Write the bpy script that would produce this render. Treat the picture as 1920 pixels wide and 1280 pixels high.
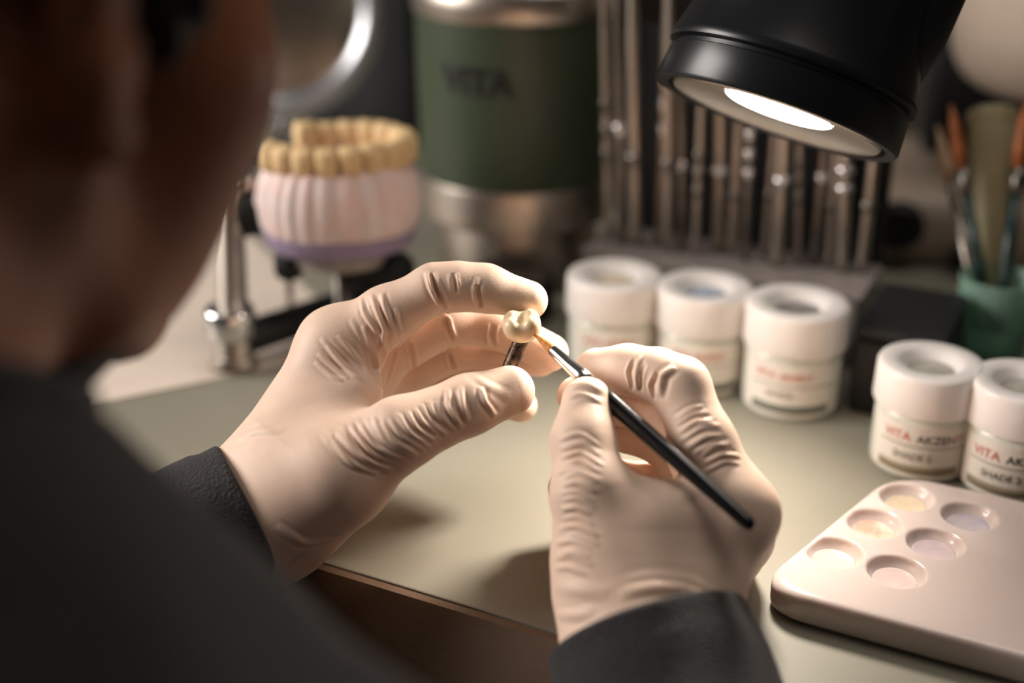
import bpy, bmesh, math, random
import numpy as np
from mathutils import Vector, Matrix
random.seed(7); rng = np.random.default_rng(7)
for o in list(bpy.data.objects): bpy.data.objects.remove(o)
C = bpy.context.scene.collection
SC = bpy.context.scene

# ---------------------------------------------------------------- camera
TZ = 0.85                      # height of the bench top
HC = 0.298                     # camera above the bench top
FPX = 2400.0                   # focal length in pixels of the 1920x1280 frame
PIT = math.radians(24); SP, CP = math.sin(PIT), math.cos(PIT)
cam = bpy.data.cameras.new('camera'); cam_o = bpy.data.objects.new('camera', cam); C.objects.link(cam_o)
cam_o.location = (0, 0, TZ + HC); cam_o.rotation_euler = (math.pi/2 - PIT, 0, 0)
cam.sensor_width = 36; cam.lens = 36*FPX/1920; cam.clip_start = 0.01
cam.dof.use_dof = True; cam.dof.focus_distance = 0.505; cam.dof.aperture_fstop = 2.7; cam.dof.aperture_blades = 0
SC.camera = cam_o
# ---------------------------------------------------------------- world, lights, exposure
W = bpy.data.worlds.new('world'); SC.world = W; W.use_nodes = True
bg = W.node_tree.nodes['Background']; bg.inputs[0].default_value = (1.0, 0.93, 0.86, 1); bg.inputs[1].default_value = 0.05
def area_light(name, loc, target, size, power, col, spread=180):
    l = bpy.data.lights.new(name, 'AREA'); l.shape = 'RECTANGLE'; l.size, l.size_y = size; l.energy = power; l.color = col
    l.spread = math.radians(spread)
    o = bpy.data.objects.new(name, l); C.objects.link(o); o.location = loc
    d = Vector(target) - Vector(loc); o.rotation_euler = d.to_track_quat('-Z', 'Y').to_euler()
    return o
area_light('left_fill_light', (-1.25, 0.56, TZ+0.62), (0, 0.5, TZ+.05), (0.7, 0.6), 24.0, (1.0, 0.93, 0.87))  # soft fill added from the left; the room has no window
area_light('ceiling_panel', (0.38, 0.58, TZ+1.25), (0.05, 0.5, TZ), (0.6, 0.6), 4.2, (1.0, 0.92, 0.83))
vs = SC.view_settings; vs.view_transform = 'Standard'; vs.look = 'None'; vs.gamma = 1.0; vs.exposure = 0.0; vs.use_curve_mapping = False

# ---------------------------------------------------------------- pixel helpers
def P(px, py, d):              # a pixel at a depth (m) along the camera axis
    v = (py-640)/FPX; return np.array([(px-960)/FPX*d, d*(CP-v*SP), TZ+HC-d*(SP+v*CP)])
def T(px, py, z=0.0):          # a pixel where it meets a height above the bench top
    v = (py-640)/FPX; d = (HC-z)/(SP+v*CP); return P(px, py, d)
def to_px(p):
    p = np.asarray(p, float).reshape(-1, 3); z = HC+TZ-p[:, 2]
    d = p[:, 1]*CP + z*SP; dn = z*CP - p[:, 1]*SP
    return np.stack([960+FPX*p[:, 0]/d, 640+FPX*dn/d, d], 1)
ROT = math.atan2(-50, 100)     # the bench stands turned to the camera
UX = np.array([math.cos(ROT), math.sin(ROT), 0]); VX = np.array([-math.sin(ROT), math.cos(ROT), 0]); OR = np.array([-.082, .447, TZ])
def tab(u, v, z=0.0): return OR + UX*u + VX*v + np.array([0, 0, z])

# ---------------------------------------------------------------- materials
def mat(name, col, rough=0.5, metal=0.0, var=0.0, vscale=60, bump=0.0, bscale=300, sss=0.0, spec=0.5, trans=0.0, coat=0.0, col2=None, emit=None, alpha=1.0, ior=1.45, bvor=False, sssr=0.004, sheen=0.0):
    m = bpy.data.materials.new(name); m.use_nodes = True; nt = m.node_tree; b = nt.nodes['Principled BSDF']
    b.inputs['Base Color'].default_value = (*col, 1); b.inputs['Roughness'].default_value = rough; b.inputs['Metallic'].default_value = metal
    b.inputs['Specular IOR Level'].default_value = spec; b.inputs['Transmission Weight'].default_value = trans; b.inputs['Coat Weight'].default_value = coat
    b.inputs['Alpha'].default_value = alpha; b.inputs['IOR'].default_value = ior; b.inputs['Sheen Weight'].default_value = sheen
    if sss:
        b.inputs['Subsurface Weight'].default_value = sss; b.inputs['Subsurface Radius'].default_value = (1.0, .6, .4); b.inputs['Subsurface Scale'].default_value = sssr
    tc = nt.nodes.new('ShaderNodeTexCoord')
    if var or col2:
        n = nt.nodes.new('ShaderNodeTexNoise'); n.inputs['Scale'].default_value = vscale; n.inputs['Detail'].default_value = 5
        nt.links.new(tc.outputs['Object'], n.inputs['Vector'])
        r = nt.nodes.new('ShaderNodeValToRGB'); r.color_ramp.elements[0].position = .35; r.color_ramp.elements[1].position = .65
        c2 = col2 or tuple(min(1, c*(1+var)) for c in col); c1 = col if col2 else tuple(c*(1-var) for c in col)
        r.color_ramp.elements[0].color = (*c1, 1); r.color_ramp.elements[1].color = (*c2, 1)
        nt.links.new(n.outputs['Fac'], r.inputs['Fac']); nt.links.new(r.outputs['Color'], b.inputs['Base Color'])
    if bump:
        if bvor:
            n = nt.nodes.new('ShaderNodeTexVoronoi'); out = 'Distance'
        else:
            n = nt.nodes.new('ShaderNodeTexNoise'); n.inputs['Detail'].default_value = 3; out = 'Fac'
        n.inputs['Scale'].default_value = bscale; nt.links.new(tc.outputs['Object'], n.inputs['Vector'])
        bp = nt.nodes.new('ShaderNodeBump'); bp.inputs['Strength'].default_value = bump; bp.inputs['Distance'].default_value = 0.001
        nt.links.new(n.outputs[out], bp.inputs['Height']); nt.links.new(bp.outputs['Normal'], b.inputs['Normal'])
    if emit:
        b.inputs['Emission Color'].default_value = (*emit[:3], 1); b.inputs['Emission Strength'].default_value = emit[3]
    return m
def srgb(r, g, b): return tuple(((c/255+.055)/1.055)**2.4 if c > 10 else c/255/12.92 for c in (r, g, b))
M = dict(
    glove=mat('latex_glove', srgb(229, 199, 178), .5, var=.045, vscale=70, bump=.10, bscale=1300, sss=.06, sssr=.002, spec=.35),
    skin=mat('skin', srgb(138, 80, 50), .5, var=.06, vscale=40, sss=.1),
    hair=mat('dark_hair', srgb(28, 22, 20), .5, var=.3, vscale=200, bump=.6, bscale=400),
    jacket=mat('dark_jacket_cloth', srgb(37, 34, 35), .8, var=.08, vscale=120, bump=.9, bscale=950, bvor=True, sheen=.1),
    trousers=mat('trouser_cloth', srgb(45, 47, 55), .9, var=.1), shoe=mat('shoe_leather', srgb(25, 24, 24), .4),
    eye=mat('eye_white', srgb(225, 220, 212), .2),
    bench=mat('bench_laminate', srgb(133, 129, 115), .55, var=.05, vscale=9, bump=.05, bscale=500),
    bench_edge=mat('bench_edge_brown', srgb(104, 82, 64), .6, var=.15, vscale=25, bump=.2, bscale=250),
    paper=mat('white_sheet', srgb(214, 200, 186), .6, var=.02),
    wall=mat('wall_paint', srgb(62, 54, 47), .9, var=.12, vscale=5), floor=mat('floor_vinyl', srgb(95, 88, 80), .6, var=.1),
    white=mat('white_plastic', srgb(228, 222, 218), .35, var=.02, sss=.1), window=mat('lid_window', srgb(176, 172, 162), .25, var=.12, vscale=160),
    window_b=mat('lid_window_blue', srgb(160, 172, 190), .25, var=.12, vscale=160), window_g=mat('lid_window_grey', srgb(128, 120, 120), .25, var=.12, vscale=160), window_c=mat('lid_window_cream', srgb(214, 196, 172), .25, var=.1, vscale=160),
    jarbody=mat('jar_glass', srgb(212, 214, 204), .15, sss=.1), label=mat('label_paper', srgb(222, 216, 206), .6),
    red=mat('red_print', srgb(190, 70, 62), .6), black_ink=mat('black_print', srgb(45, 48, 44), .6), olive=mat('olive_print', srgb(140, 128, 104), .6), grey_ink=mat('grey_print', srgb(105, 108, 98), .6),
    ceramic=mat('glazed_ceramic', srgb(208, 193, 187), .18, var=.02, vscale=25, sss=.25, sssr=.006, coat=.3),
    black=mat('black_lacquer', srgb(16, 16, 18), .25), lampblack=mat('lamp_black', srgb(20, 22, 25), .32), groove=mat('lamp_groove', srgb(8, 8, 9), .5), matt_black=mat('matt_black', srgb(18, 19, 20), .6, bump=.1),
    chrome=mat('chrome', (.75, .74, .74), .2, 1.0), steel=mat('brushed_steel', (.42, .37, .32), .38, 1.0, var=.1, vscale=30), dsteel=mat('dark_steel', (.22, .2, .18), .35, 1.0, var=.2, vscale=80),
    reflector=mat('satin_reflector', (.62, .57, .5), .35, 1.0, var=.05, vscale=80), glow=mat('lamp_lens', (1, .95, .88), .4, emit=(1, .93, .83, 14)),
    green=mat('green_enamel', srgb(55, 67, 50), .42, var=.03, vscale=20), bristle=mat('amber_bristle', srgb(196, 126, 48), .45, var=.2, vscale=500, bump=.4, bscale=1500), bristle2=mat('brown_bristle', srgb(150, 84, 40), .5, var=.2, vscale=300), pale=mat('pale_bristle', srgb(186, 160, 132), .6, var=.15, vscale=300),
    tooth=mat('porcelain_crown', srgb(238, 216, 180), .24, var=.02, vscale=150, sss=.3, sssr=.002, coat=.0),
    pin=mat('burnt_pin', (.018, .016, .016), .35, .6, col2=(.16, .10, .06), vscale=500, bump=.3, bscale=900),
    stone=mat('yellow_stone', srgb(222, 190, 142), .6, var=.08, vscale=120, bump=.2), gum=mat('pink_white_plaster', srgb(222, 208, 205), .55, col2=srgb(226, 194, 186), vscale=80), violet=mat('violet_base', srgb(150, 134, 162), .5, var=.05),
    cup=mat('green_glass', srgb(176, 212, 194), .12, trans=.72, ior=1.12, spec=.5), tube=mat('amber_clear_plastic', srgb(222, 212, 178), .2, trans=.65, ior=1.1), teal=mat('dark_teal_lacquer', srgb(24, 46, 44), .3),
    rim=mat('satin_chrome_rim', (.66, .68, .73), .36, 1.0), beige=mat('beige_enamel', srgb(190, 172, 155), .45, var=.03), mirror=mat('mirror_glass', (.42, .39, .34), .22, 1.0), rackgrey=mat('rack_grey', srgb(148, 138, 134), .45, .2, var=.05),
    cream_p=mat('cream_paste', srgb(212, 194, 168), .3, var=.06, vscale=200, bump=.3), peach_p=mat('peach_paste', srgb(214, 162, 144), .3, col2=srgb(232, 208, 190), vscale=120, bump=.3), ivory_p=mat('ivory_paste', srgb(214, 194, 178), .3, var=.05, vscale=200, bump=.3), lilac_p=mat('lilac_paste', srgb(176, 170, 190), .25, col2=srgb(205, 192, 188), vscale=120, bump=.3), mauve_p=mat('mauve_paste', srgb(196, 180, 184), .25, var=.06, vscale=150, bump=.3), rose_p=mat('rose_paste', srgb(212, 190, 186), .2, var=.05, vscale=150, bump=.2),
)
# ---------------------------------------------------------------- object helpers
def tag(o, label=None, cat=None, group=None, kind=None):
    if label: o['label'] = label
    if cat: o['category'] = cat
    if group: o['group'] = group
    if kind: o['kind'] = kind
    return o
def thing(name, label, cat, loc=(0, 0, 0), rz=0.0, group=None):
    o = bpy.data.objects.new(name, None); C.objects.link(o); o.empty_display_size = .02
    o.location = tuple(float(a) for a in loc); o.rotation_euler = (0, 0, rz); return tag(o, label, cat, group)
def mk(name, vf, m, parent=None, smooth=True, world=False, auto=None):
    v, f = vf; v = np.asarray(v, float)
    if world and parent is not None:
        off = Vector(parent.location); rz = parent.rotation_euler.z
        v = v - np.array(off); c, s = math.cos(-rz), math.sin(-rz)
        v = np.stack([v[:, 0]*c - v[:, 1]*s, v[:, 0]*s + v[:, 1]*c, v[:, 2]], 1)
    me = bpy.data.meshes.new(name); me.from_pydata(v.tolist(), [], [tuple(int(i) for i in q) for q in f]); me.update()
    if smooth: me.polygons.foreach_set('use_smooth', [True]*len(me.polygons))
    if auto is not None:
        bm = bmesh.new(); bm.from_mesh(me)
        for e in bm.edges:
            if len(e.link_faces) == 2 and e.calc_face_angle(0) > math.radians(auto): e.smooth = False
        bm.to_mesh(me); bm.free()
    me.materials.append(M[m]); o = bpy.data.objects.new(name, me); C.objects.link(o)
    if parent is not None: o.parent = parent
    return o
def join(*parts):
    V, F, n = [], [], 0
    for v, f in parts:
        V.append(np.asarray(v, float)); F += [tuple(i+n for i in q) for q in f]; n += len(v)
    return np.concatenate(V), F
def lathe(prof, seg=48, a=(0, 0, 0), d=(0, 0, 1), cap=(True, True)):        # prof: (height, radius) pairs
    d = Vector(d).normalized(); q = Vector((0, 0, 1)).rotation_difference(d).to_matrix(); a = np.array(a, float)
    V, F = [], []
    for h, r in prof:
        for i in range(seg):
            t = 2*math.pi*i/seg; V.append((r*math.cos(t), r*math.sin(t), h))
    for j in range(len(prof)-1):
        for i in range(seg):
            k = (i+1) % seg; F.append((j*seg+i, j*seg+k, (j+1)*seg+k, (j+1)*seg+i))
    if cap[0]: F.append(tuple(range(seg))[::-1])
    if cap[1]: F.append(tuple((len(prof)-1)*seg+i for i in range(seg)))
    V = np.array(V) @ np.array(q).T + a
    return V, F
def rod(a, b, prof, seg=20):                               # prof: (0..1 along, radius)
    a, b = np.array(a, float), np.array(b, float); L = np.linalg.norm(b-a)
    return lathe([(t*L, r) for t, r in prof], seg, a, b-a)
def box(x0, x1, y0, y1, z0, z1, bev=0.0, seg=2):
    bm = bmesh.new(); bmesh.ops.create_cube(bm, size=1)
    for v in bm.verts: v.co = Vector((x0+(v.co.x+.5)*(x1-x0), y0+(v.co.y+.5)*(y1-y0), z0+(v.co.z+.5)*(z1-z0)))
    if bev: bmesh.ops.bevel(bm, geom=bm.edges[:], offset=bev, segments=seg, profile=.5, affect='EDGES')
    bm.verts.index_update(); V = [tuple(v.co) for v in bm.verts]; F = [tuple(v.index for v in f.verts) for f in bm.faces]; bm.free()
    return np.array(V), F
def text_mesh(s, size, bend=None, align='CENTER', depth=.0002, bold=0.0):   # flat lettering in XZ facing -Y; bend = cylinder radius
    cu = bpy.data.curves.new('t', 'FONT'); cu.body = s; cu.size = size; cu.align_x = align; cu.resolution_u = 3; cu.extrude = depth/2; cu.offset = bold
    o = bpy.data.objects.new('t', cu); C.objects.link(o); dg = bpy.context.evaluated_depsgraph_get(); dg.update()
    me = bpy.data.meshes.new_from_object(o.evaluated_get(dg)); bm = bmesh.new(); bm.from_mesh(me)
    V = np.array([tuple(v.co) for v in bm.verts]); F = [tuple(v.index for v in f.verts) for f in bm.faces]; bm.free()
    bpy.data.objects.remove(o); bpy.data.curves.remove(cu); bpy.data.meshes.remove(me)
    x, z, y = V[:, 0], V[:, 1], V[:, 2]
    if bend: t = x/bend; r = bend + y; V = np.stack([r*np.sin(t), -r*np.cos(t), z], 1)
    else: V = np.stack([x, -y, z], 1)
    return V, F
def band_patch(r, t0, t1, z0, z1, th=.0003, n=24):        # a curved label on a cylinder, front = -Y
    V, F = [], []
    for i in range(n+1):
        t = t0+(t1-t0)*i/n
        for rr, z in ((r+th, z0), (r+th, z1), (r, z1), (r, z0)): V.append((rr*math.sin(t), -rr*math.cos(t), z))
    for i in range(n):
        for k in range(4):
            l = (k+1) % 4; F.append((i*4+k, (i+1)*4+k, (i+1)*4+l, i*4+l))
    F.append((0, 1, 2, 3)); F.append(tuple(n*4+k for k in (3, 2, 1, 0)))
    return np.array(V), F

# ---------------------------------------------------------------- signed-distance modelling
def cone(p, a, b, ra, rb):
    a, b = np.asarray(a, np.float32), np.asarray(b, np.float32); ba = b-a; q = p-a
    t = np.clip((q@ba)/max(float(ba@ba), 1e-12), 0, 1)
    return np.linalg.norm(q-t[:, None]*ba, axis=1)-(ra+(rb-ra)*t)
def ell(p, c, r):
    q = p-np.asarray(c, np.float32); r = np.asarray(r, np.float32); k0 = np.linalg.norm(q/r, axis=1); k1 = np.linalg.norm(q/(r*r), axis=1)
    return k0*(k0-1)/np.maximum(k1, 1e-9)
def smin(a, b, k):
    h = np.clip(.5+.5*(b-a)/k, 0, 1); return b+(a-b)*h-k*h*(1-h)
def smax(a, b, k): return -smin(-a, -b, k)
def chain(p, pts, k=.004):
    d = None
    for (a, ra), (b, rb) in zip(pts[:-1], pts[1:]):
        c = cone(p, a, b, ra, rb); d = c if d is None else smin(d, c, k)
    return d
def sdf_mesh(fn, lo, hi, res, subdiv=1, relax=0):
    lo, hi = np.array(lo, float), np.array(hi, float); n = np.ceil((hi-lo)/res).astype(int)+1
    ax = [lo[i]+res*np.arange(n[i]) for i in range(3)]
    g = np.stack(np.meshgrid(*ax, indexing='ij'), -1).reshape(-1, 3).astype(np.float32)
    f = np.concatenate([fn(c) for c in np.array_split(g, max(1, len(g)//200000))]).reshape(n)
    s = f < 0; cs = np.zeros(n-1, int); acc = np.zeros((*(n-1), 3)); cnt = np.zeros(n-1)
    sl = lambda i, k: slice(i, n[k]-1+i)
    for i in (0, 1):
        for j in (0, 1):
            for k in (0, 1): cs += s[sl(i, 0), sl(j, 1), sl(k, 2)]
    act = (cs > 0) & (cs < 8)
    for ax_ in range(3):
        for i in (0, 1):
            for j in (0, 1):
                c0 = [0, 0, 0]; oth = [k for k in range(3) if k != ax_]; c0[oth[0]] = i; c0[oth[1]] = j; c1 = list(c0); c1[ax_] = 1
                f0 = f[sl(c0[0], 0), sl(c0[1], 1), sl(c0[2], 2)]; f1 = f[sl(c1[0], 0), sl(c1[1], 1), sl(c1[2], 2)]
                m = (f0 < 0) != (f1 < 0); t = np.where(m, f0/np.where(m, f0-f1, 1), 0)
                for k in range(3): acc[..., k] += np.where(m, (t if k == ax_ else c0[k]), 0)
                cnt += m
    idx = -np.ones(n-1, int); idx[act] = np.arange(act.sum())
    V = (np.argwhere(act) + acc[act]/np.maximum(cnt[act], 1)[:, None])*res + lo
    Q = []
    for a in range(3):
        b, c = (a+1) % 3, (a+2) % 3
        s0 = [slice(None)]*3; s0[a] = slice(0, n[a]-1); s1 = [slice(None)]*3; s1[a] = slice(1, n[a])
        s0[b] = s1[b] = slice(1, n[b]-1); s0[c] = s1[c] = slice(1, n[c]-1)
        A, B = s[tuple(s0)], s[tuple(s1)]
        for sgn, mm in ((1, A & ~B), (-1, ~A & B)):
            e = np.argwhere(mm)
            if not len(e): continue
            e[:, b] += 1; e[:, c] += 1
            def g_(db, dc):
                q = e.copy(); q[:, b] -= db; q[:, c] -= dc; return idx[q[:, 0], q[:, 1], q[:, 2]]
            qd = np.stack([g_(1, 1), g_(0, 1), g_(0, 0), g_(1, 0)], 1); Q.append(qd if sgn > 0 else qd[:, ::-1])
    Q = np.concatenate(Q)
    def proj(V, it=2):
        for _ in range(it):
            d = fn(V.astype(np.float32)); nn = grad(V); V = V - nn*np.clip(d, -res, res)[:, None]*.9
        return V
    def grad(V):
        h = np.float32(.0004); Vf = V.astype(np.float32)
        gr = np.stack([fn(Vf+np.eye(3, dtype=np.float32)[k]*h)-fn(Vf-np.eye(3, dtype=np.float32)[k]*h) for k in range(3)], 1)
        return gr/np.maximum(np.linalg.norm(gr, axis=1), 1e-9)[:, None]
    V = smooth_q(V, Q, 1); V = proj(V)
    for _ in range(subdiv):
        V, Q = sub_q(V, Q); V = smooth_q(V, Q, 1); V = proj(V)
    if relax: V = smooth_q(V, Q, relax)
    return V, Q
def smooth_q(V, Q, it):
    for _ in range(it):
        acc = np.zeros_like(V); cn = np.zeros(len(V))
        for a, b in ((0, 1), (1, 2), (2, 3), (3, 0)):
            np.add.at(acc, Q[:, a], V[Q[:, b]]); np.add.at(acc, Q[:, b], V[Q[:, a]]); np.add.at(cn, Q[:, a], 1); np.add.at(cn, Q[:, b], 1)
        V = .5*V + .5*acc/np.maximum(cn, 1)[:, None]
    return V
def sub_q(V, Q):
    E = np.stack([Q, np.roll(Q, -1, 1)], -1).reshape(-1, 2); E = np.sort(E, 1); U, inv = np.unique(E, axis=0, return_inverse=True)
    inv = inv.reshape(-1, 4); n = len(V); ev = (V[U[:, 0]]+V[U[:, 1]])/2; fv = V[Q].mean(1); e = n+inv; fc = n+len(U)+np.arange(len(Q))
    q = np.concatenate([np.stack([Q[:, k], e[:, k], fc, e[:, (k-1) % 4]], 1) for k in range(4)])
    return np.concatenate([V, ev, fv]), q
def normals(V, Q):
    n = np.cross(V[Q[:, 2]]-V[Q[:, 0]], V[Q[:, 3]]-V[Q[:, 1]]); N = np.zeros_like(V)
    for k in range(4): np.add.at(N, Q[:, k], n)
    return N/np.maximum(np.linalg.norm(N, axis=1), 1e-12)[:, None]

# ---------------------------------------------------------------- the room and the bench
RZ = ROT
def struct(name, vf, m): 
    o = mk(name, vf, m, smooth=False); o.rotation_euler.z = RZ; o.location = tuple(OR*np.array([1, 1, 0])); o['kind'] = 'structure'; return o
struct('floor', box(-2.5, 2.5, -2.5, 1.2, -.05, 0), 'floor')
struct('wall_back', box(-2.5, 2.5, .84, .94, 0, 2.6), 'wall')
struct('trim_1', box(-2.5, 2.5, .825, .84, 0, .09, .004), 'bench_edge')
t = thing('workbench', 'pale green-grey laboratory bench with dark brown front edge', 'bench', OR*np.array([1, 1, 0]), RZ)
mk('bench_top', box(-.95, .95, .0005, .80, TZ-.03, TZ, .0008), 'bench', t, False)
ap = [(0, -.0006), (-.003, -.0012), (-.010, -.010), (-.045, -.064), (-.048, -.072), (-.044, -.13), (0, -.13)]
mk('front_apron', ([(x, y, TZ+z) for x in (-.95, .95) for y, z in ap], [tuple(range(7)), tuple(range(13, 6, -1))]+[(i, 7+i, 7+(i+1) % 7, (i+1) % 7) for i in range(7)]), 'bench_edge', t, True, auto=40)
for x in (-.92, .92):
    for y in (.06, .76): mk('leg', box(x-.025, x+.025, y-.025, y+.025, 0, TZ-.031, .003), 'bench_edge', t, False)

# ---------------------------------------------------------------- gloved hands
def pr(px, py, d, r): return (P(px, py, d/1000), r/1000)
LH = dict(
  palm=[[pr(455, 985, 498, 25.5), pr(500, 945, 503, 26)], [pr(500, 945, 506, 25.5), pr(634, 652, 520, 14.5)], [pr(510, 950, 515, 24), pr(668, 690, 540, 13)], [pr(520, 955, 525, 23), pr(690, 730, 560, 12.5)], [pr(530, 960, 530, 21), pr(706, 768, 577, 11.5)],
        [pr(520, 975, 500, 22), pr(625, 893, 490, 19)], [pr(560, 860, 500, 20), pr(668, 738, 507, 10.5)], [pr(634, 652, 520, 14.5), pr(668, 690, 540, 13)], [pr(668, 690, 540, 13), pr(690, 730, 560, 12.5)], [pr(690, 730, 560, 12.5), pr(706, 768, 577, 11)]],
  fingers=[
    [pr(560, 935, 494, 20), pr(640, 885, 489, 18.5), pr(750, 813, 486, 13.6), pr(880, 758, 493, 11.2), pr(955, 733, 500, 10)],
    [pr(634, 652, 520, 14.2), pr(725, 592, 514, 11.6), pr(815, 540, 511, 9.3), pr(860, 537, 511, 9.2), pr(910, 540, 512, 9.0), pr(990, 563, 514, 8.0)],
    [pr(668, 690, 540, 12.5), pr(838, 603, 533, 9.7), pr(928, 611, 535, 8.8), pr(1030, 661, 536, 8.0)],
    [pr(690, 730, 560, 12), pr(843, 658, 553, 9.2), pr(935, 664, 553, 8.4), pr(1013, 674, 549, 7.3)],
    [pr(706, 768, 577, 11), pr(830, 722, 570, 8.6), pr(905, 738, 562, 7.8), pr(975, 760, 552, 7.3)]])
RH = dict(
  palm=[[pr(1215, 1240, 442, 26), pr(1215, 1120, 458, 24)], [pr(1140, 1200, 450, 16.5), pr(1142, 1060, 460, 19)], [pr(1295, 1200, 450, 15), pr(1375, 968, 466, 12.5)], [pr(1225, 1090, 462, 22), pr(1225, 985, 463, 15)], [pr(1225, 985, 463, 14), pr(1375, 965, 466, 12)],
        [pr(1220, 1120, 470, 22), pr(1372, 1000, 488, 12)], [pr(1220, 1120, 480, 20), pr(1360, 1025, 508, 11.5)], [pr(1220, 1120, 485, 18), pr(1345, 1045, 525, 11)],
        [pr(1375, 965, 466, 12), pr(1372, 1000, 488, 12)], [pr(1372, 1000, 488, 12), pr(1360, 1025, 508, 11.5)], [pr(1360, 1025, 508, 11.5), pr(1345, 1045, 525, 11)]],
  fingers=[
    [pr(1150, 1090, 457, 20), pr(1110, 930, 462, 14.6), pr(1093, 828, 471, 11.4), pr(1100, 753, 479, 9.4)],
    [pr(1383, 958, 466, 13), pr(1318, 830, 473, 11.6), pr(1276, 724, 481, 10.6), pr(1230, 704, 487, 9.9), pr(1178, 693, 494, 9.2), pr(1119, 690, 500, 8.0)],
    [pr(1372, 1000, 488, 12), pr(1262, 775, 505, 10), pr(1165, 752, 510, 9), pr(1082, 742, 508, 8)],
    [pr(1360, 1025, 508, 11.5), pr(1262, 838, 523, 9.6), pr(1172, 803, 525, 8.8), pr(1098, 803, 523, 8)],
    [pr(1345, 1045, 525, 11), pr(1256, 905, 535, 8.6), pr(1150, 900, 535, 8), pr(1061, 914, 530, 7.4)]])
def hand_fn(h):
    def fn(p):
        d = None
        for c in h['palm']:
            x = chain(p, c); d = x if d is None else smin(d, x, .011)
        out = d
        for i, c in enumerate(h['fingers']):
            x = smin(d, chain(p, c, .0045), .010 if i == 0 else .007); out = np.minimum(out, x)
        return out
    return fn
def z1(pts): return [(420+x/2.909, 460+y/2.909) for x, y in pts]
def z2(pts): return [(960+x/1.939, 620+y/1.939) for x, y in pts]
def resamp(pts, n=24):
    pts = np.array(pts, float)
    if len(pts) > 2:                                       # soften the corners
        t = np.linspace(0, len(pts)-1, n); i = np.clip(t.astype(int), 0, len(pts)-2); fr = (t-i)[:, None]
        q = pts[i]*(1-fr)+pts[i+1]*fr
        for _ in range(3): q[1:-1] = .5*q[1:-1]+.25*(q[:-2]+q[2:])
        return q
    fr = np.linspace(0, 1, n)[:, None]; return pts[0]*(1-fr)+pts[1]*fr
def family(a, b, n, amp, w, jit=6):
    A, B = resamp(a), resamp(b); out = []
    for i in range(n):
        t = i/(n-1); q = A*(1-t)+B*t; k = rng.uniform(-1, 1, 2)*jit
        q = q+k+np.sin(np.linspace(0, 5, len(q))+rng.uniform(0, 6))[:, None]*rng.uniform(-1, 1, 2)*jit*.35
        a0, a1 = rng.uniform(0, .18), rng.uniform(.8, 1); q = q[int(a0*24):max(4, int(a1*24))]
        out.append((q, amp*rng.uniform(.55, 1.3), w*rng.uniform(.85, 1.2)))
    return out
def wrinkle(V, Q, folds):
    N = normals(V, Q); px = to_px(V); cd = np.array([0, 0, TZ+HC])-V; facing = (N*cd).sum(1) > 0; D = np.zeros(len(V))
    for path, amp, w in folds:
        path = resamp(path, 26); L = []
        for x, y in path:                                  # where this fold lies on the glove
            r = (np.abs(px[:, 0]-x) < 7) & (np.abs(px[:, 1]-y) < 7) & facing
            if r.any():
                i = np.where(r)[0]; i = i[px[i, 2] < px[i, 2].min()+.004]; ww = 1/(4+(px[i, 0]-x)**2+(px[i, 1]-y)**2)**2; L.append((V[i]*ww[:, None]).sum(0)/ww.sum())
        if len(L) < 4: continue
        L = np.array(L)
        for _ in range(3): L[1:-1] = .5*L[1:-1]+.25*(L[:-2]+L[2:])
        lo, hi = 0, 0; lo, hi = L.min(0)-w*3.5, L.max(0)+w*3.5; s = np.where(((V > lo) & (V < hi)).all(1))[0]
        best = np.full(len(s), 1e9); tt = np.zeros(len(s))
        for k in range(len(L)-1):
            ba = L[k+1]-L[k]; bb = max(ba@ba, 1e-12)
            if bb > .012**2: continue
            t = np.clip(((V[s]-L[k])@ba)/bb, 0, 1); dd = np.linalg.norm(V[s]-L[k]-t[:, None]*ba, axis=1); m = dd < best; best[m] = dd[m]; tt[m] = (k+t[m])/(len(L)-1)
        env = np.clip(np.sin(np.pi*np.clip(tt, .0, 1))**.6, 0, 1); u = best/w
        D[s] += amp*env*(np.exp(-u*u)-.5*np.exp(-((u-1.4)/.65)**2))
    return V+N*D[:, None]
A1, A2, V1 = .00085, .0013, -.0013
lf = family(z1([(555, 1000), (690, 1180), (960, 1275)]), z1([(1190, 800), (1225, 900), (1325, 1010)]), 17, A1*1.15, .00115, 3.5)
lf += family(z1([(520, 1000), (640, 1150), (800, 1240)]), z1([(700, 930), (850, 1090), (1000, 1210)]), 4, A1*.7, .0013, 5)
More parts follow.
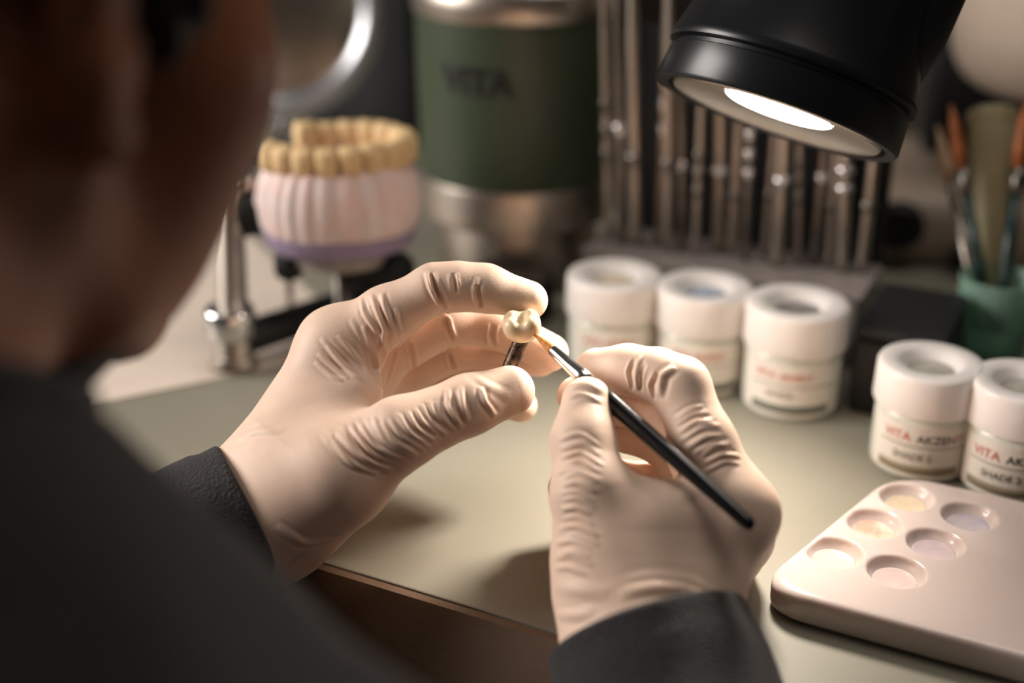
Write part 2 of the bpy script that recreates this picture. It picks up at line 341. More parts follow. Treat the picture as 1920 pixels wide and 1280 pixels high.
lf += [(z1(q), a*1.35, w) for q, a, w in [
  ([(1400, 770), (1420, 850), (1480, 930)], A1*1.2, .0013), ([(1290, 770), (1300, 870), (1330, 960)], A1, .0013), ([(1220, 780), (1230, 880), (1300, 1000)], A1, .0013), ([(1350, 690), (1420, 750), (1560, 830)], A1*.4, .002),
  ([(745, 285), (765, 370), (840, 480)], A1*.9, .0011), ([(800, 265), (835, 360), (885, 470), (850, 580)], A1, .0011), ([(860, 255), (875, 340), (915, 430), (935, 510)], A1, .0012), ([(755, 440), (810, 570), (848, 690), (862, 780)], A1*1.5, .0014),
  ([(850, 470), (885, 570), (872, 690)], A1, .0012), ([(935, 340), (945, 430), (975, 490)], A1, .0011), ([(690, 400), (780, 560), (830, 740)], A1*.6, .0011), ([(990, 500), (930, 640), (890, 770)], A1*.6, .0011),
  ([(530, 505), (640, 640), (730, 700)], A1*.7, .0011), ([(495, 635), (590, 715), (650, 740)], A1*.6, .0011), ([(560, 550), (680, 690), (770, 740)], A1*.7, .0011), ([(620, 490), (740, 630), (800, 720)], A1*.7, .0011), ([(510, 590), (590, 660), (680, 730)], A1*.6, .0011),
  ([(1128, 150), (1155, 240), (1205, 345)], V1*1.2, .0011), ([(1105, 140), (1122, 220), (1172, 330)], A1, .0011), ([(1250, 150), (1255, 200), (1265, 260)], V1*.7, .0011), ([(1378, 215), (1385, 280), (1400, 340)], V1, .0012), ([(1385, 175), (1365, 240), (1380, 340)], A1*.6, .0012),
  ([(1200, 365), (1220, 450), (1250, 520)], V1, .0011), ([(1470, 430), (1455, 490), (1470, 550)], V1*.8, .0012), ([(1225, 555), (1235, 620), (1260, 690)], V1, .0011), ([(1010, 520), (1025, 600), (1040, 700)], V1*.8, .0011),
  ([(60, 1060), (180, 1010), (330, 1010)], A1*.5, .002)]]
lf += [([(520, 985), (570, 1020), (640, 1010)], A1*.8, .0018), ([(545, 1060), (575, 1035), (620, 1020)], A1*.9, .0013)]
rf = family(z2([(170, 400), (250, 375), (345, 440)]), z2([(150, 860), (215, 850), (320, 900)]), 17, A1*.95, .0012, 4)
rf += family(z2([(560, 335), (640, 285), (730, 275)]), z2([(690, 520), (770, 470), (850, 480)]), 9, A1*.85, .0012, 4)
rf += [(z2(q), a*1.2, w) for q, a, w in [
  ([(445, 100), (425, 150), (440, 215)], V1*.8, .0009), ([(485, 120), (465, 170), (470, 220)], V1*.6, .0009), ([(530, 150), (505, 200), (520, 250)], V1*.8, .0009), ([(590, 130), (545, 165), (535, 240)], A1*1.5, .0018), ([(470, 90), (450, 150), (455, 215)], A1, .0011),
  ([(390, 960), (520, 932), (640, 945), (740, 1005), (800, 1070)], A2, .0022), ([(380, 940), (500, 905), (650, 915), (780, 990)], A1*.5, .003), ([(200, 200), (270, 190), (340, 220)], A1*.5, .002), ([(190, 250), (250, 225), (330, 260)], A1*.6, .0013),
  ([(150, 930), (260, 940), (350, 960)], A1*.6, .0025), ([(160, 1030), (230, 1035), (300, 1020)], A1*.6, .002), ([(600, 590), (680, 590), (760, 640)], A1*.4, .003)]]
def build_hand(h, folds):
    pts = np.array([p for c in h['palm']+h['fingers'] for p, r in c]); fn = hand_fn(h)
    V, Q = sdf_mesh(fn, pts.min(0)-.032, pts.max(0)+.032, .0021, 2); return wrinkle(V, Q, folds), Q
LHM, RHM = build_hand(LH, lf), build_hand(RH, rf)

# ---------------------------------------------------------------- the person
ORG = np.array([-.27, .0, 0])
person = thing('person', 'person in a dark jacket and cream gloves bent over the bench, seen from behind', 'person', ORG)
mk('glove', LHM, 'glove', person, world=True)['label'] = 'cream latex glove pinching a porcelain crown on a pin'
mk('glove', RHM, 'glove', person, world=True)['label'] = 'cream latex glove holding a fine paint brush'
YAW, PCH, ROLL, HS = math.radians(29), math.radians(19.5), math.radians(-4.6), .91
HCN = np.array([-.1433, .330, TZ+.2562])
F_ = np.array([math.sin(YAW)*math.cos(PCH), math.cos(YAW)*math.cos(PCH), -math.sin(PCH)]); R_ = np.array([math.cos(YAW), -math.sin(YAW), 0]); U_ = np.cross(R_, F_)
R_, U_ = R_*math.cos(ROLL)+U_*math.sin(ROLL), U_*math.cos(ROLL)-R_*math.sin(ROLL)
HM = np.stack([R_, F_, U_], 1).astype(np.float32)          # columns: right, forward, up
def hl(p): return (p-HCN.astype(np.float32))@HM/np.float32(HS)
def hw(*q): return HCN + HS*(HM@np.array(q))
NECK = np.array([-.170, .245, TZ+.155])
SHR, SHL = np.array([-.035, .165, TZ+.073]), np.array([-.33, .30, TZ+.08])
ELR, ELL_ = np.array([.125, .14, TZ-.15]), np.array([-.33, .32, TZ-.05])
WRR, WRL = P(1215, 1230, .442), P(455, 985, .498)
HIP = np.array([-.30, -.06, .60])
def head_fn(p):
    q = hl(p); m = q.copy(); m[:, 0] = np.abs(m[:, 0])
    d = ell(q, (0, -.012, .045), (.074, .095, .083))
    d = smin(d, ell(q, (0, .045, -.015), (.060, .056, .082)), .03)
    d = smin(d, chain(m, [((.052, .0, -.055), .016), ((.045, .03, -.082), .016), ((.012, .080, -.098), .018)], .01), .028)
    d = smin(d, ell(m, (.046, .056, -.020), (.022, .028, .030)), .02)
    d = smin(d, ell(m, (.036, .052, -.058), (.022, .032, .034)), .02)
    d = smin(d, ell(m, (.028, .092, .026), (.03, .012, .010)), .012)
    d = smin(d, chain(q, [((0, .098, .018), .008), ((0, .122, -.022), .011)]), .01)
    d = smin(d, ell(m, (.012, .112, -.028), (.009, .010, .008)), .005)
    d = smin(d, chain(m, [((.0, .108, -.052), .006), ((.022, .098, -.056), .004)]), .005)
    d = smin(d, chain(m, [((.0, .106, -.064), .006), ((.020, .097, -.062), .004)]), .004)
    d = smax(d, -ell(m, (.031, .104, .006), (.014, .010, .009)), .006)
    # ears
    e = ell(m, (.078, -.012, -.004), (.007, .017, .030))
    e = smin(e, chain(m, [((.074, .004, .018), .004), ((.084, .0, .032), .005), ((.089, -.018, .034), .005), ((.091, -.028, .018), .005), ((.089, -.027, -.004), .005), ((.083, -.016, -.026), .006), ((.077, -.002, -.034), .007)], .003), .006)
    e = smax(e, -ell(m, (.088, -.006, -.002), (.008, .010, .014)), .004)
    return smin(d, e, .005)
def body_fn(p):
    d = head_fn(p)
    d = smin(d, chain(p, [(hw(0, -.035, -.04), .054), (NECK+np.array([0, 0, .02]), .058), (NECK-np.array([.03, .06, .06]), .08)], .03), .03)
    d = smin(d, chain(p, [(SHR, .030), (NECK-np.array([.03, .05, .08]), .06), (SHL, .030)], .03), .04)
    d = smin(d, chain(p, [(NECK-np.array([.03, .06, .08]), .085), (HIP, .10)]), .03)
    for S, E_, Wr in ((SHR, ELR, WRR), (SHL, ELL_, WRL)): d = smin(d, chain(p, [(S, .035), (E_, .028), (Wr, .018)]), .01)
    return d
mk('body', sdf_mesh(body_fn, (-.5, -.2, .48), (.22, .52, TZ+.40), .010, 1), 'skin', person, world=True)
def hair_fn(p):
    q = hl(p); m = q.copy(); m[:, 0] = np.abs(m[:, 0])
    d = ell(q, (0, -.016, .052), (.080, .100, .088))
    nz = .0025*np.sin(q[:, 0]*190+q[:, 2]*60)*np.sin(q[:, 1]*170) + .0015*np.sin(q[:, 1]*420+q[:, 2]*300)
    d = d+nz
    d = smax(d, (q[:, 1]*.75-q[:, 2]*.55-.022), .008)      # forehead and temple line
    nape = chain(q, [((0, -.075, .01), .038), ((0, -.068, -.05), .03)]); d = smin(d, nape+nz, .02)
    side = ell(m, (.068, .016, .018), (.010, .013, .034)); d = smin(d, side+nz, .008)
    ear = ell(m, (.09, -.012, -.002), (.026, .026, .036)); return smax(d, -ear, .004)
mk('hair', sdf_mesh(hair_fn, hw(0, 0, 0)-.17, hw(0, 0, 0)+.19, .006, 1), 'hair', person, world=True)
for sx in (-1, 1):
    ec = hw(sx*.031, .0835, .004); gz = F_*.9-U_*.35; gz /= np.linalg.norm(gz)
    ey = mk('eye', lathe([(-.0115, .0004), (-.008, .008), (0, .0115), (.008, .008), (.0115, .0004)], 16, ec, gz), 'eye', person, world=True)
    mk('iris', lathe([(.0100, .0056), (.0112, .0030), (.0118, .0004)], 16, ec-ORG, gz), 'bench_edge', ey)
def jacket_fn(p):
    B = NECK-np.array([.02, .05, .05])
    d = chain(p, [(SHR, .056), (P(80, 1405, .27), .052), (P(-260, 1070, .28), .050), (B-[.05, 0, 0], .085), (SHL, .062)], .03)
    d = smin(d, chain(p, [(B-np.array([.01, .02, .04]), .12), (B*.5+HIP*.5, .135), (HIP, .15)], .04), .06)
    ch = NECK+np.array([.03, .05, -.14]); d = smin(d, chain(p, [(ch+UX*-.09, .06), (ch+UX*.08, .06)]), .05)
    for S, E_ in ((SHR, ELR), (SHL, ELL_)): d = smin(d, chain(p, [(S, .060), (E_, .048)]), .03)
    nz = .004*np.sin(p[:, 0]*60+p[:, 2]*45)*np.sin(p[:, 1]*55-p[:, 2]*70); d = d+nz
    neck = chain(p, [(hw(0, -.04, -.05), .060), (NECK, .066), (NECK-np.array([.02, .03, .06]), .06)], .02)
    d = smax(d, -neck, .006)
    return np.maximum(d, (HIP[2]-.05)-p[:, 2])
mk('jacket', sdf_mesh(jacket_fn, (-.52, -.26, .5), (.24, .44, TZ+.26), .012, 1), 'jacket', person, world=True)
def collar_fn(p):
    ax = hw(0, -.035, -.045)-NECK; ax = ax/np.linalg.norm(ax); q = p-(NECK+ax*.004).astype(np.float32); h = q@ax.astype(np.float32)
    r = np.linalg.norm(q-h[:, None]*ax.astype(np.float32), axis=1); return smax(np.abs(r-.070-.10*np.abs(h-.01))-.0035, np.abs(h)-.022, .004)
mk('collar', sdf_mesh(collar_fn, NECK-.11, NECK+.12, .005, 1), 'jacket', person, world=True)
mk('collar_tip', rod(P(95, 735, .33), P(250, 620, .37), [(0, .006), (.3, .0052), (.7, .0036), (1, .0018)]), 'jacket', person, world=True)
def sleeve(w, e, r0, r1, out, seed, tilt=(0, 0, 0)):       # tube with a hem, open at the wrist
    w, e = np.array(w), np.array(e); ax = (e-w)/np.linalg.norm(e-w); L = np.linalg.norm(e-w)
    s1 = np.cross(ax, [0, 0, 1]); s1 /= np.linalg.norm(s1); s2 = np.cross(ax, s1); seg = 96; rows = []
    prof = [(.02, r0-.004), (.004, r0-.0035), (.0005, r0-.0026), (-.0006, r0-.0012), (0, r0-.0003), (.0012, r0), (.004, r0), (.0075, r0+.0001)]+[(.011+.29*k/40, None) for k in range(41)]
    tl = np.array(tilt)
    for h, r in prof:
        row = []
        for i in range(seg):
            a = 2*math.pi*i/seg; fr = min(1, max(0, h/L)); rr = r if r is not None else r0+(r1-r0)*fr**.8
            if r is None: rr += min(1, (h-.011)/.05)*(.0022*math.sin(3*a+h*70+seed)+.0016*math.sin(h*170+2*math.sin(a+seed)))
            dv = s1*math.cos(a)+s2*math.sin(a); sh = (dv@tl)*max(0, 1-h/.08)
            row.append(w+ax*(min(h, L)+sh)+dv*rr)
        rows.append(row)
    V = np.array(rows).reshape(-1, 3); F = []
    for j in range(len(rows)-1):
        for i in range(seg): k = (i+1) % seg; F.append((j*seg+i, (j+1)*seg+i, (j+1)*seg+k, j*seg+k))
    return V, F
mk('sleeve', sleeve(P(472, 962, .500), ELL_, .0300, .046, 0, 1.0), 'jacket', person, world=True)['label'] = 'dark grain-textured jacket cuff at the wrist'
mk('sleeve', sleeve(P(1213, 1185, .450), ELR, .0365, .050, 0, 2.3), 'jacket', person, world=True)
def trousers_fn(p):
    d = ell(p, HIP-np.array([0, 0, .03]), (.17, .15, .11))
    fw = VX
    for s in (-1, 1):
        hp = HIP+UX*s*.085-np.array([0, 0, .03]); kn = hp+fw*.36+UX*s*.04-np.array([0, 0, .03]); an = kn-fw*.02; an = np.array([an[0], an[1], .08])
        d = smin(d, chain(p, [(hp, .082), (kn, .062), (an, .045)], .02), .03)
    return d
mk('trousers', sdf_mesh(trousers_fn, (-.56, -.30, .02), (.15, .50, .76), .014, 1), 'trousers', person, world=True)
for s in (-1, 1):
    hp = HIP+UX*s*.085; kn = hp+VX*.36+UX*s*.04; b = np.array([kn[0], kn[1], .04])-VX*.02
    mk('shoe', sdf_mesh(lambda p, b=b: np.maximum(smin(chain(p, [(b-VX*.04+[0, 0, .01], .042), (b+VX*.06, .042), (b+VX*.15-[0, 0, .008], .036)], .01), chain(p, [(b, .045), (b+[0, 0, .06], .048)]), .02), .004-p[:, 2]), b-.26, b+.26, .012, 1), 'shoe', person, world=True)
st = thing('stool', 'round dark stool under the seated person', 'stool', (HIP[0], HIP[1], 0))
mk('seat', lathe([(.40, .02), (.40, .16), (.41, .175), (.44, .175), (.455, .16), (.455, .02)]), 'matt_black', st, auto=40)
mk('column', lathe([(.03, .025), (.40, .025)], 24), 'chrome', st, auto=40)
mk('base', lathe([(0, .21), (.015, .21), (.03, .05), (.05, .03)], 48), 'chrome', st, auto=40)

# ---------------------------------------------------------------- crown on its pin
CR = P(979, 612, .5035); CUP = np.array([-.12, -.30, .95]); CUP /= np.linalg.norm(CUP)
cs1 = np.array([1, 0, .13]); cs1 -= CUP*(cs1@CUP); cs1 /= np.linalg.norm(cs1); cs2 = np.cross(CUP, cs1); CM = np.stack([cs1, cs2, CUP], 1).astype(np.float32)
def crown_fn(p):
    q = (p-CR.astype(np.float32))@CM; d = ell(q, (0, 0, -.0008), (.0071, .0063, .0056))
    for x, y, r in ((-.0036, -.0020, .0036), (.0036, -.0022, .0034), (-.0034, .0026, .0034), (.0034, .0026, .0033)): d = smin(d, ell(q, (x, y, .0020), (r, r, r*1.05)), .003)
    d = smax(d, -chain(q, [((-.0008, -.008, .0062), .0014), ((.0, .0, .0052), .0012), ((.0008, .007, .0062), .0014)]), .0022)
    d = smax(d, -chain(q, [((-.007, 0, .0072), .0012), ((.007, .0004, .0072), .0012)]), .002)
    return smax(d, -.0062-q[:, 2], .0016)
t = thing('porcelain_tooth', 'glossy ivory porcelain crown on a dark metal pin between gloved fingertips', 'tooth', CR)
mk('crown', sdf_mesh(crown_fn, CR-.011, CR+.011, .0007, 1), 'tooth', t, world=True)
a, b = CR-CUP*.0045, P(953, 694, .508)
mk('pin', rod(a, b, [(0, .0030), (.35, .0031), (.4, .0029), (.45, .0031), (1, .0030)]), 'pin', t, world=True, auto=40)['label'] = 'dark burnt metal pin'

# ---------------------------------------------------------------- brush in the right hand
bt, be = P(996, 621, .5005), P(1413, 989, .438); t = thing('paint_brush', 'fine brush with amber bristles, silver ferrule and black handle in the gloved hand', 'paint brush', be)
L = np.linalg.norm(be-bt)
def seg_on(t0, t1, prof): return rod(bt+(be-bt)*t0, bt+(be-bt)*t1, prof, 24)
mk('bristles', seg_on(0, .115, [(0, .0002), (.25, .0007), (.6, .0015), (.85, .0019), (1, .0019)]), 'bristle', t, world=True)
mk('ferrule', seg_on(.105, .29, [(0, .0018), (.02, .0021), (.45, .0026), (.75, .0031), (.78, .0033), (.83, .0031), (1, .0032)]), 'chrome', t, world=True)
mk('handle', seg_on(.285, 1, [(0, .0030), (.15, .0034), (.4, .0033), (.8, .0027), (.965, .0025), (.99, .0019), (1, .0008)]), 'black', t, world=True)

# ---------------------------------------------------------------- powder jars
def jar(label, loc, k, win, rz, lines, plain=False):
    t = thing('powder_jar', label, 'jar', loc, rz, 'white powder jars on the bench'); r = .0245*k; h = .052*k
    mk('body', lathe([(0, r*.86), (.001*k, r*.91), (.004*k, r*.925), (.029*k, r*.925), (.031*k, r*.9), (.032*k, r*.86), (.036*k, r*.86)]), 'jarbody', t, auto=50)
    lid = mk('lid', lathe([(.0325*k, r*.88), (.0325*k, r*.985), (.0335*k, r), (h-.002*k, r*.985), (h-.0006*k, r*.955), (h, r*.9), (h-.0002*k, r*.62), (h-.0012*k, r*.55), (h-.0045*k, r*.44), (h-.0048*k, r*.42)]), 'white', t, auto=50)
    mk('lid_window', lathe([(h-.0052*k, r*.43), (h-.0046*k, r*.43), (h-.0043*k, r*.40)], 40), win, lid, auto=60)
    rl = r*.925
    lb = mk('paper_label', band_patch(rl, -1.15, 1.15, .003*k, .0285*k), 'label', t, auto=40)
    for s, sz, x, z, m in lines:
        V, F = text_mesh(s, sz*k, rl+.00042, 'LEFT'); 
        a = x; c, s_ = math.cos(a), math.sin(a); V = np.stack([V[:, 0]*c-V[:, 1]*s_, V[:, 0]*s_+V[:, 1]*c, V[:, 2]+z*k], 1)
        mk('lettering', (V, F), m, lb, False)
    mk('rule_line', band_patch(rl+.0003, -.95, .95, .0180*k, .0184*k, .0002), 'grey_ink', lb)
    mk('colour_strip', band_patch(rl+.0003, -.95, .72, .0045*k, .0085*k, .0002), 'olive' if not plain else 'grey_ink', lb)
    return t
J1 = [('VITA', .0062, -.86, .0205, 'red'), ('AKZEN', .0056, -.18, .0205, 'black_ink'), ('T', .0056, .62, .0205, 'red'), ('SHADE 2', .0046, -.62, .0115, 'grey_ink')]
J2 = [('VITA', .0062, -.86, .0205, 'red'), ('AKZENT', .0056, -.18, .0205, 'black_ink'), ('SHADE 2', .0046, -.62, .0115, 'black_ink')]
J3 = [('VITA', .0048, -.88, .0215, 'red'), ('AKZENT', .0042, -.36, .0215, 'red'), ('SHADE', .004, -.6, .0125, 'grey_ink')]
FACE = -.30
jar('white powder jar behind the palette, second jar from the right edge', T(1721, 862), 1.0, 'window', FACE+.05, J1)
jar('white powder jar cut by the right edge of the picture', T(1891, 902), 1.0, 'window', FACE-.05, J2)
jar('white jar with a grey lid window, nearest of the three behind the brush hand', T(1479, 752), 1.08, 'window_g', -.12, J3, True)
jar('white jar with a bluish lid window, middle of the three behind the hands', T(1311, 712), 1.05, 'window_b', .05, J3, True)
jar('white jar with a cream lid window, leftmost of the three beside the thumb', T(1147, 688), 1.06, 'window_c', .1, J3, True)

# ---------------------------------------------------------------- mixing palette
PW = [(.2124, .1381), (.2045, .1112), (.1949, .0819), (.2387, .1343), (.2295, .107), (.2195, .0796)]
pal = thing('mixing_palette', 'white glazed ceramic palette with six round wells of paste', 'palette', tab(.28, .10), RZ)
def pal_fn(p):
    u, v, z = p[:, 0]+.28, p[:, 1]+.10, p[:, 2]
    d = smax(.046-v, v-.1585, .01); d = smax(d, .966*(.1755-u)+.26*(v-.058), .020); d = smax(d, u-.42, .03)
    d = smax(d, np.maximum(-z, z-.0132), .004)
    for a, b in PW: d = smax(d, -ell(p, (a-.28, b-.10, .0146), (.0113, .0113, .0086)), .0014)
    return d
mk('plate', sdf_mesh(pal_fn, (-.12, -.07, -.004), (.155, .075, .02), .0028, 2), 'ceramic', pal)
for (a, b), m in zip(PW, ('cream_p', 'peach_p', 'ivory_p', 'lilac_p', 'mauve_p', 'rose_p')):
    mk('paste', lathe([(.0064, .0005), (.0072, .006), (.0086, .0080), (.0090, .0087), (.0087, .0080), (.0083, .006), (.0081, .0004)], 32, (a-.28, b-.10, .0)), m, pal)

# ---------------------------------------------------------------- lamp
LC = P(1453, 222, .540); ray = LC-np.array([0, 0, TZ+HC]); ray /= np.linalg.norm(ray)
rx = np.cross(ray, [0, 0, 1]); rx /= np.linalg.norm(rx); ry = np.cross(rx, ray)
n_ = math.cos(math.radians(7.8))*(-.276*rx-.961*ry)-math.sin(math.radians(7.8))*ray; AX = -n_/np.linalg.norm(n_); R0 = .0531
lamp = thing('desk_lamp', 'black desk lamp head shining down over the hands', 'lamp', tab(.52, .45))
mk('shade', lathe([(.0, R0*.90), (-.0005, R0*.985), (.001, R0), (.0145, R0*.985), (.0152, R0*.95), (.0168, R0*.95), (.0175, R0*1.01), (.0195, R0*1.02), (.0215, R0*1.0), (.032, R0*.95), (.045, R0*.88), (.065, R0*.85), (.135, R0*.84), (.150, R0*.78), (.156, R0*.6), (.157, .006)], 72, LC, AX, (False, True)), 'lampblack', lamp, world=True, auto=50)
mk('shade_inside', lathe([(.0002, R0*.90), (.004, R0*.885), (.030, R0*.60)], 72, LC, AX, (False, True)), 'groove', lamp, world=True)
mk('reflector', lathe([(.0012, R0*.865), (-.0002, R0*.85), (.0008, R0*.83), (.004, R0*.62), (.0050, R0*.50), (.0042, R0*.46), (.0050, R0*.445)], 72, LC, AX, (False, False)), 'reflector', lamp, world=True)
lens = mk('lens', lathe([(.0035, R0*.44), (.0030, R0*.42), (.0026, R0*.2), (.0025, .0003)], 48, LC+AX*.0005, AX, (False, True)), 'glow', lamp, world=True)
sd = rx-AX*(rx@AX); sd /= np.linalg.norm(sd)
mk('side_housing', rod(LC+AX*.024+sd*R0*.66, LC+AX*.14+sd*R0*.72, [(0, .008), (.06, .015), (.2, .019), (.9, .020), (1, .014)], 32), 'lampblack', lamp, world=True)
top = LC+AX*.156; elb = tab(.42, .40, .52); foot = tab(.52, .45, .0)
mk('neck_joint', rod(top-AX*.004, top+AX*.03, [(0, .016), (.7, .016), (1, .010)]), 'lampblack', lamp, world=True, auto=40)
mk('arm', rod(top+AX*.025, elb, [(0, .007), (1, .007)]), 'lampblack', lamp, world=True, auto=40)
mk('arm', rod(elb, foot+[0, 0, .02], [(0, .008), (1, .008)]), 'lampblack', lamp, world=True, auto=40)
mk('elbow_knob', rod(elb-UX*.015, elb+UX*.015, [(0, .014), (1, .014)]), 'lampblack', lamp, world=True, auto=40)
mk('base', lathe([(0, .07), (.012, .07), (.02, .06), (.024, .02)], 48, foot), 'lampblack', lamp, world=True, auto=40)
ll = bpy.data.lights.new('lamp_light', 'AREA'); ll.shape = 'DISK'; ll.size = .045; ll.energy = .50; ll.color = (1, .885, .77); ll.spread = math.radians(112)
lo = bpy.data.objects.new('lamp_light', ll); C.objects.link(lo); lo.parent = lamp
lo.location = Vector(LC-AX*.002)-lamp.location; aim = P(1040, 760, .49)-LC; aim /= np.linalg.norm(aim); lo.rotation_euler = Vector(aim*.6-AX).to_track_quat('-Z', 'Y').to_euler()

# ---------------------------------------------------------------- instrument rack and instruments
RV, RU0, RU1 = .300, -.004, .156
t = thing('instrument_rack', 'grey metal rack block holding upright steel instruments', 'rack', tab((RU0+RU1)/2, RV), RZ); hw_ = (RU1-RU0)/2
mk('block', box(-hw_, hw_, -.014, .035, 0, .040, .002), 'rackgrey', t, False)
mk('top_plate', box(-hw_-.002, hw_+.002, -.016, .037, .040, .043, .001), 'rackgrey', t, False)
mk('back_panel', box(-hw_, hw_, .0375, .0405, .0, .165, .001), 'matt_black', t, False)
N_I = 17
for i in range(N_I):
    u = RU0+.007+(RU1-RU0-.014)*i/(N_I-1)+random.uniform(-.001, .001); v = RV+.010+random.uniform(-.006, .012); top_z = .205 if u < .045 else random.uniform(.150, .166)
    r = random.choice((.0022, .0028, .0034, .0038)); p0 = tab(u, v, .0432); lean = UX*random.uniform(-.010, .002)+VX*random.uniform(-.003, .004)
    kind = ('steel', 'dsteel', 'steel', 'steel')[i % 4]
    ordinal = ('first', 'second', 'third', 'fourth', 'fifth', 'sixth', 'seventh', 'eighth', 'ninth', 'tenth', 'eleventh', 'twelfth', 'thirteenth', 'fourteenth', 'fifteenth', 'sixteenth', 'last')[i]
    t = thing('dental_instrument', 'slim upright %s instrument in the rack, %s from the green canister' % ('dark metal' if kind == 'dsteel' else 'steel', ordinal), 'instrument', p0, 0, 'instruments standing in the rack')
    p1 = p0+lean+np.array([0, 0, top_z-.045])
    mk('shaft', rod(p0, p1, [(0, r*.8), (.06, r), (.75, r*.95), (.9, r*.6), (1, r*.3)], 16), kind, t, world=True)
    for k in range(3 if i % 3 == 0 else 1):
        q = .30+.09*k+.1*(i % 2); mk('grip_ring', rod(p0+(p1-p0)*q, p0+(p1-p0)*(q+.05), [(0, r*1.05), (.2, r*1.3), (.8, r*1.3), (1, r*1.05)], 16), 'chrome' if i % 2 else 'dsteel', t, world=True)
# black block beside the rack
t = thing('black_case', 'black box between the instrument rack and the green glass', 'box', tab(.187, .266), RZ)
mk('case', box(-.0215, .0215, -.033, .034, 0, .040, .003), 'matt_black', t, True, auto=40)
mk('case_lid', box(-.0225, .0225, -.034, .035, .0405, .048, .003), 'matt_black', t, True, auto=40)

# ---------------------------------------------------------------- glass with brushes
cupc = T(1848, 690); t = thing('brush_glass', 'green tinted glass cup holding brushes behind the jars', 'glass', cupc); rc = .0205
mk('wall', lathe([(0, rc*.86), (.001, rc*.9), (.053, rc), (.0542, rc*.975), (.053, rc*.93), (.004, rc*.84), (.0035, .0005)], 48), 'cup', t)
mk('base_disc', lathe([(.0038, rc*.80), (.0044, rc*.81), (.016, rc*.82), (.0165, rc*.80)], 40), 'cup', t, auto=50)
def cup_brush(label, pb, pt, m_b, m_h, r):
    b, tp = np.array(pb), np.array(pt); t = thing('paint_brush', label, 'paint brush', b, 0, 'brushes in the green glass'); at = lambda q: b+(tp-b)*q
    mk('handle', rod(at(0), at(.60), [(0, r*.5), (.1, r*.8), (.6, r*1.15), (1, r)], 16), m_h, t, world=True)
    mk('ferrule', rod(at(.60), at(.72), [(0, r), (.5, r*1.1), (1, r*1.1)], 16), 'dsteel', t, world=True)
    mk('bristles', rod(at(.72), at(1), [(0, r*1.1), (.3, r*1.5), (.7, r*1.1), (1, r*.15)], 16), m_b, t, world=True)
def ip(px, py, z, dv=0): return cupc+np.array([0, 0, z])+UX*px+VX*py
cup_brush('brush with brown bristles up, leaning left in the green glass', cupc+[.001, .002, .018], P(1783, 195, .690), 'bristle2', 'teal', .0027)
cup_brush('brush with brown bristles at the right edge, leaning right in the green glass', cupc+[.004, .001, .018], P(1925, 190, .685), 'bristle2', 'teal', .0029)
cup_brush('brush with pale bristles, leftmost in the green glass', cupc+[-.002, .006, .018], P(1757, 235, .715), 'pale', 'steel', .0022)
tb = cupc+np.array([.003, .010, .018]); tt = P(1862, 205, .712); t = thing('plastic_tube', 'clear yellowish tube standing in the green glass', 'tube', tb)
mk('barrel', rod(tb, tt, [(0, .0075), (.02, .0095), (.93, .0128), (.95, .0120), (.95, .0108), (.03, .007)], 32), 'tube', t, world=True)
mk('cap', rod(tb+(tt-tb)*.935, tt, [(0, .0132), (.3, .0136), (.8, .0136), (1, .011)], 32), 'tube', t, world=True, auto=50)

# ---------------------------------------------------------------- green canister
thc = tab(-.0764, .345); t = thing('green_canister', 'dark green metal canister with steel rings behind the hands', 'canister', thc); rt = .0635
mk('foot', lathe([(0, rt*.80), (.004, rt*.82), (.040, rt*.80), (.044, rt*.78)], 64), 'steel', t, auto=40)
mk('lower_ring', lathe([(.043, rt*.80), (.043, rt*.97), (.045, rt), (.066, rt), (.069, rt*.985), (.0695, rt*.9)], 64), 'steel', t, auto=40)
gb = mk('canister_body', lathe([(.0685, rt*.93), (.0685, rt*.965), (.070, rt*.975), (.167, rt*.985), (.168, rt*.95)], 72), 'green', t, auto=40)
V, F = text_mesh('VITA', .0215, rt*.985+.0003, 'CENTER', bold=.0009)
ang = -.42; c_, s_ = math.cos(ang), math.sin(ang); V = np.stack([V[:, 0]*c_-V[:, 1]*s_, V[:, 0]*s_+V[:, 1]*c_, V[:, 2]+.1275], 1)
mk('lettering', (V, F), 'groove', gb, False)
mk('upper_ring', lathe([(.1675, rt*.93), (.1675, rt*1.0), (.169, rt*1.015), (.181, rt*1.015), (.186, rt*.97), (.188, rt*.9)], 64), 'steel', t, auto=40)
mk('canister_lid', lathe([(.187, rt*.9), (.193, rt*.9), (.203, rt*.8), (.206, rt*.3), (.206, .001)], 64), 'green', t, auto=40)
t = thing('black_block', 'small black block at the foot of the green canister', 'box', tab(-.045, .272), RZ)
mk('block', box(-.022, .026, -.010, .008, 0, .026, .002), 'matt_black', t, False)
mk('block_cap', box(-.020, .024, -.009, .007, .0262, .030, .001), 'dsteel', t, False)

# ---------------------------------------------------------------- articulator with dental model
me_ = P(640, 452, .715); mz = me_[2]-TZ; t = thing('articulator', 'metal and black articulator carrying the dental model', 'articulator', np.array([me_[0], me_[1], TZ]), RZ)
pb = T(440, 690)
mk('post', rod(pb, P(428, 345, .700), [(0, .014), (.04, .014), (.05, .011), (.2, .011), (.21, .012), (.33, .012), (.34, .0085), (1, .0075)], 24), 'steel', t, world=True, auto=40)
mk('collar_nut', rod(pb+[0, 0, .020], pb+[0, 0, .036], [(0, .0125), (.1, .0138), (.45, .0138), (.5, .0125), (.55, .0138), (.9, .0138), (1, .0125)], 24), 'chrome', t, world=True, auto=40)
pt = P(430, 350, .70); mk('upper_bracket', join(rod(pt-[0, 0, .001], P(474, 338, .70), [(0, .007), (1, .006)])), 'steel', t, world=True)
lo_c = (np.array([pb[0], pb[1], TZ])); 
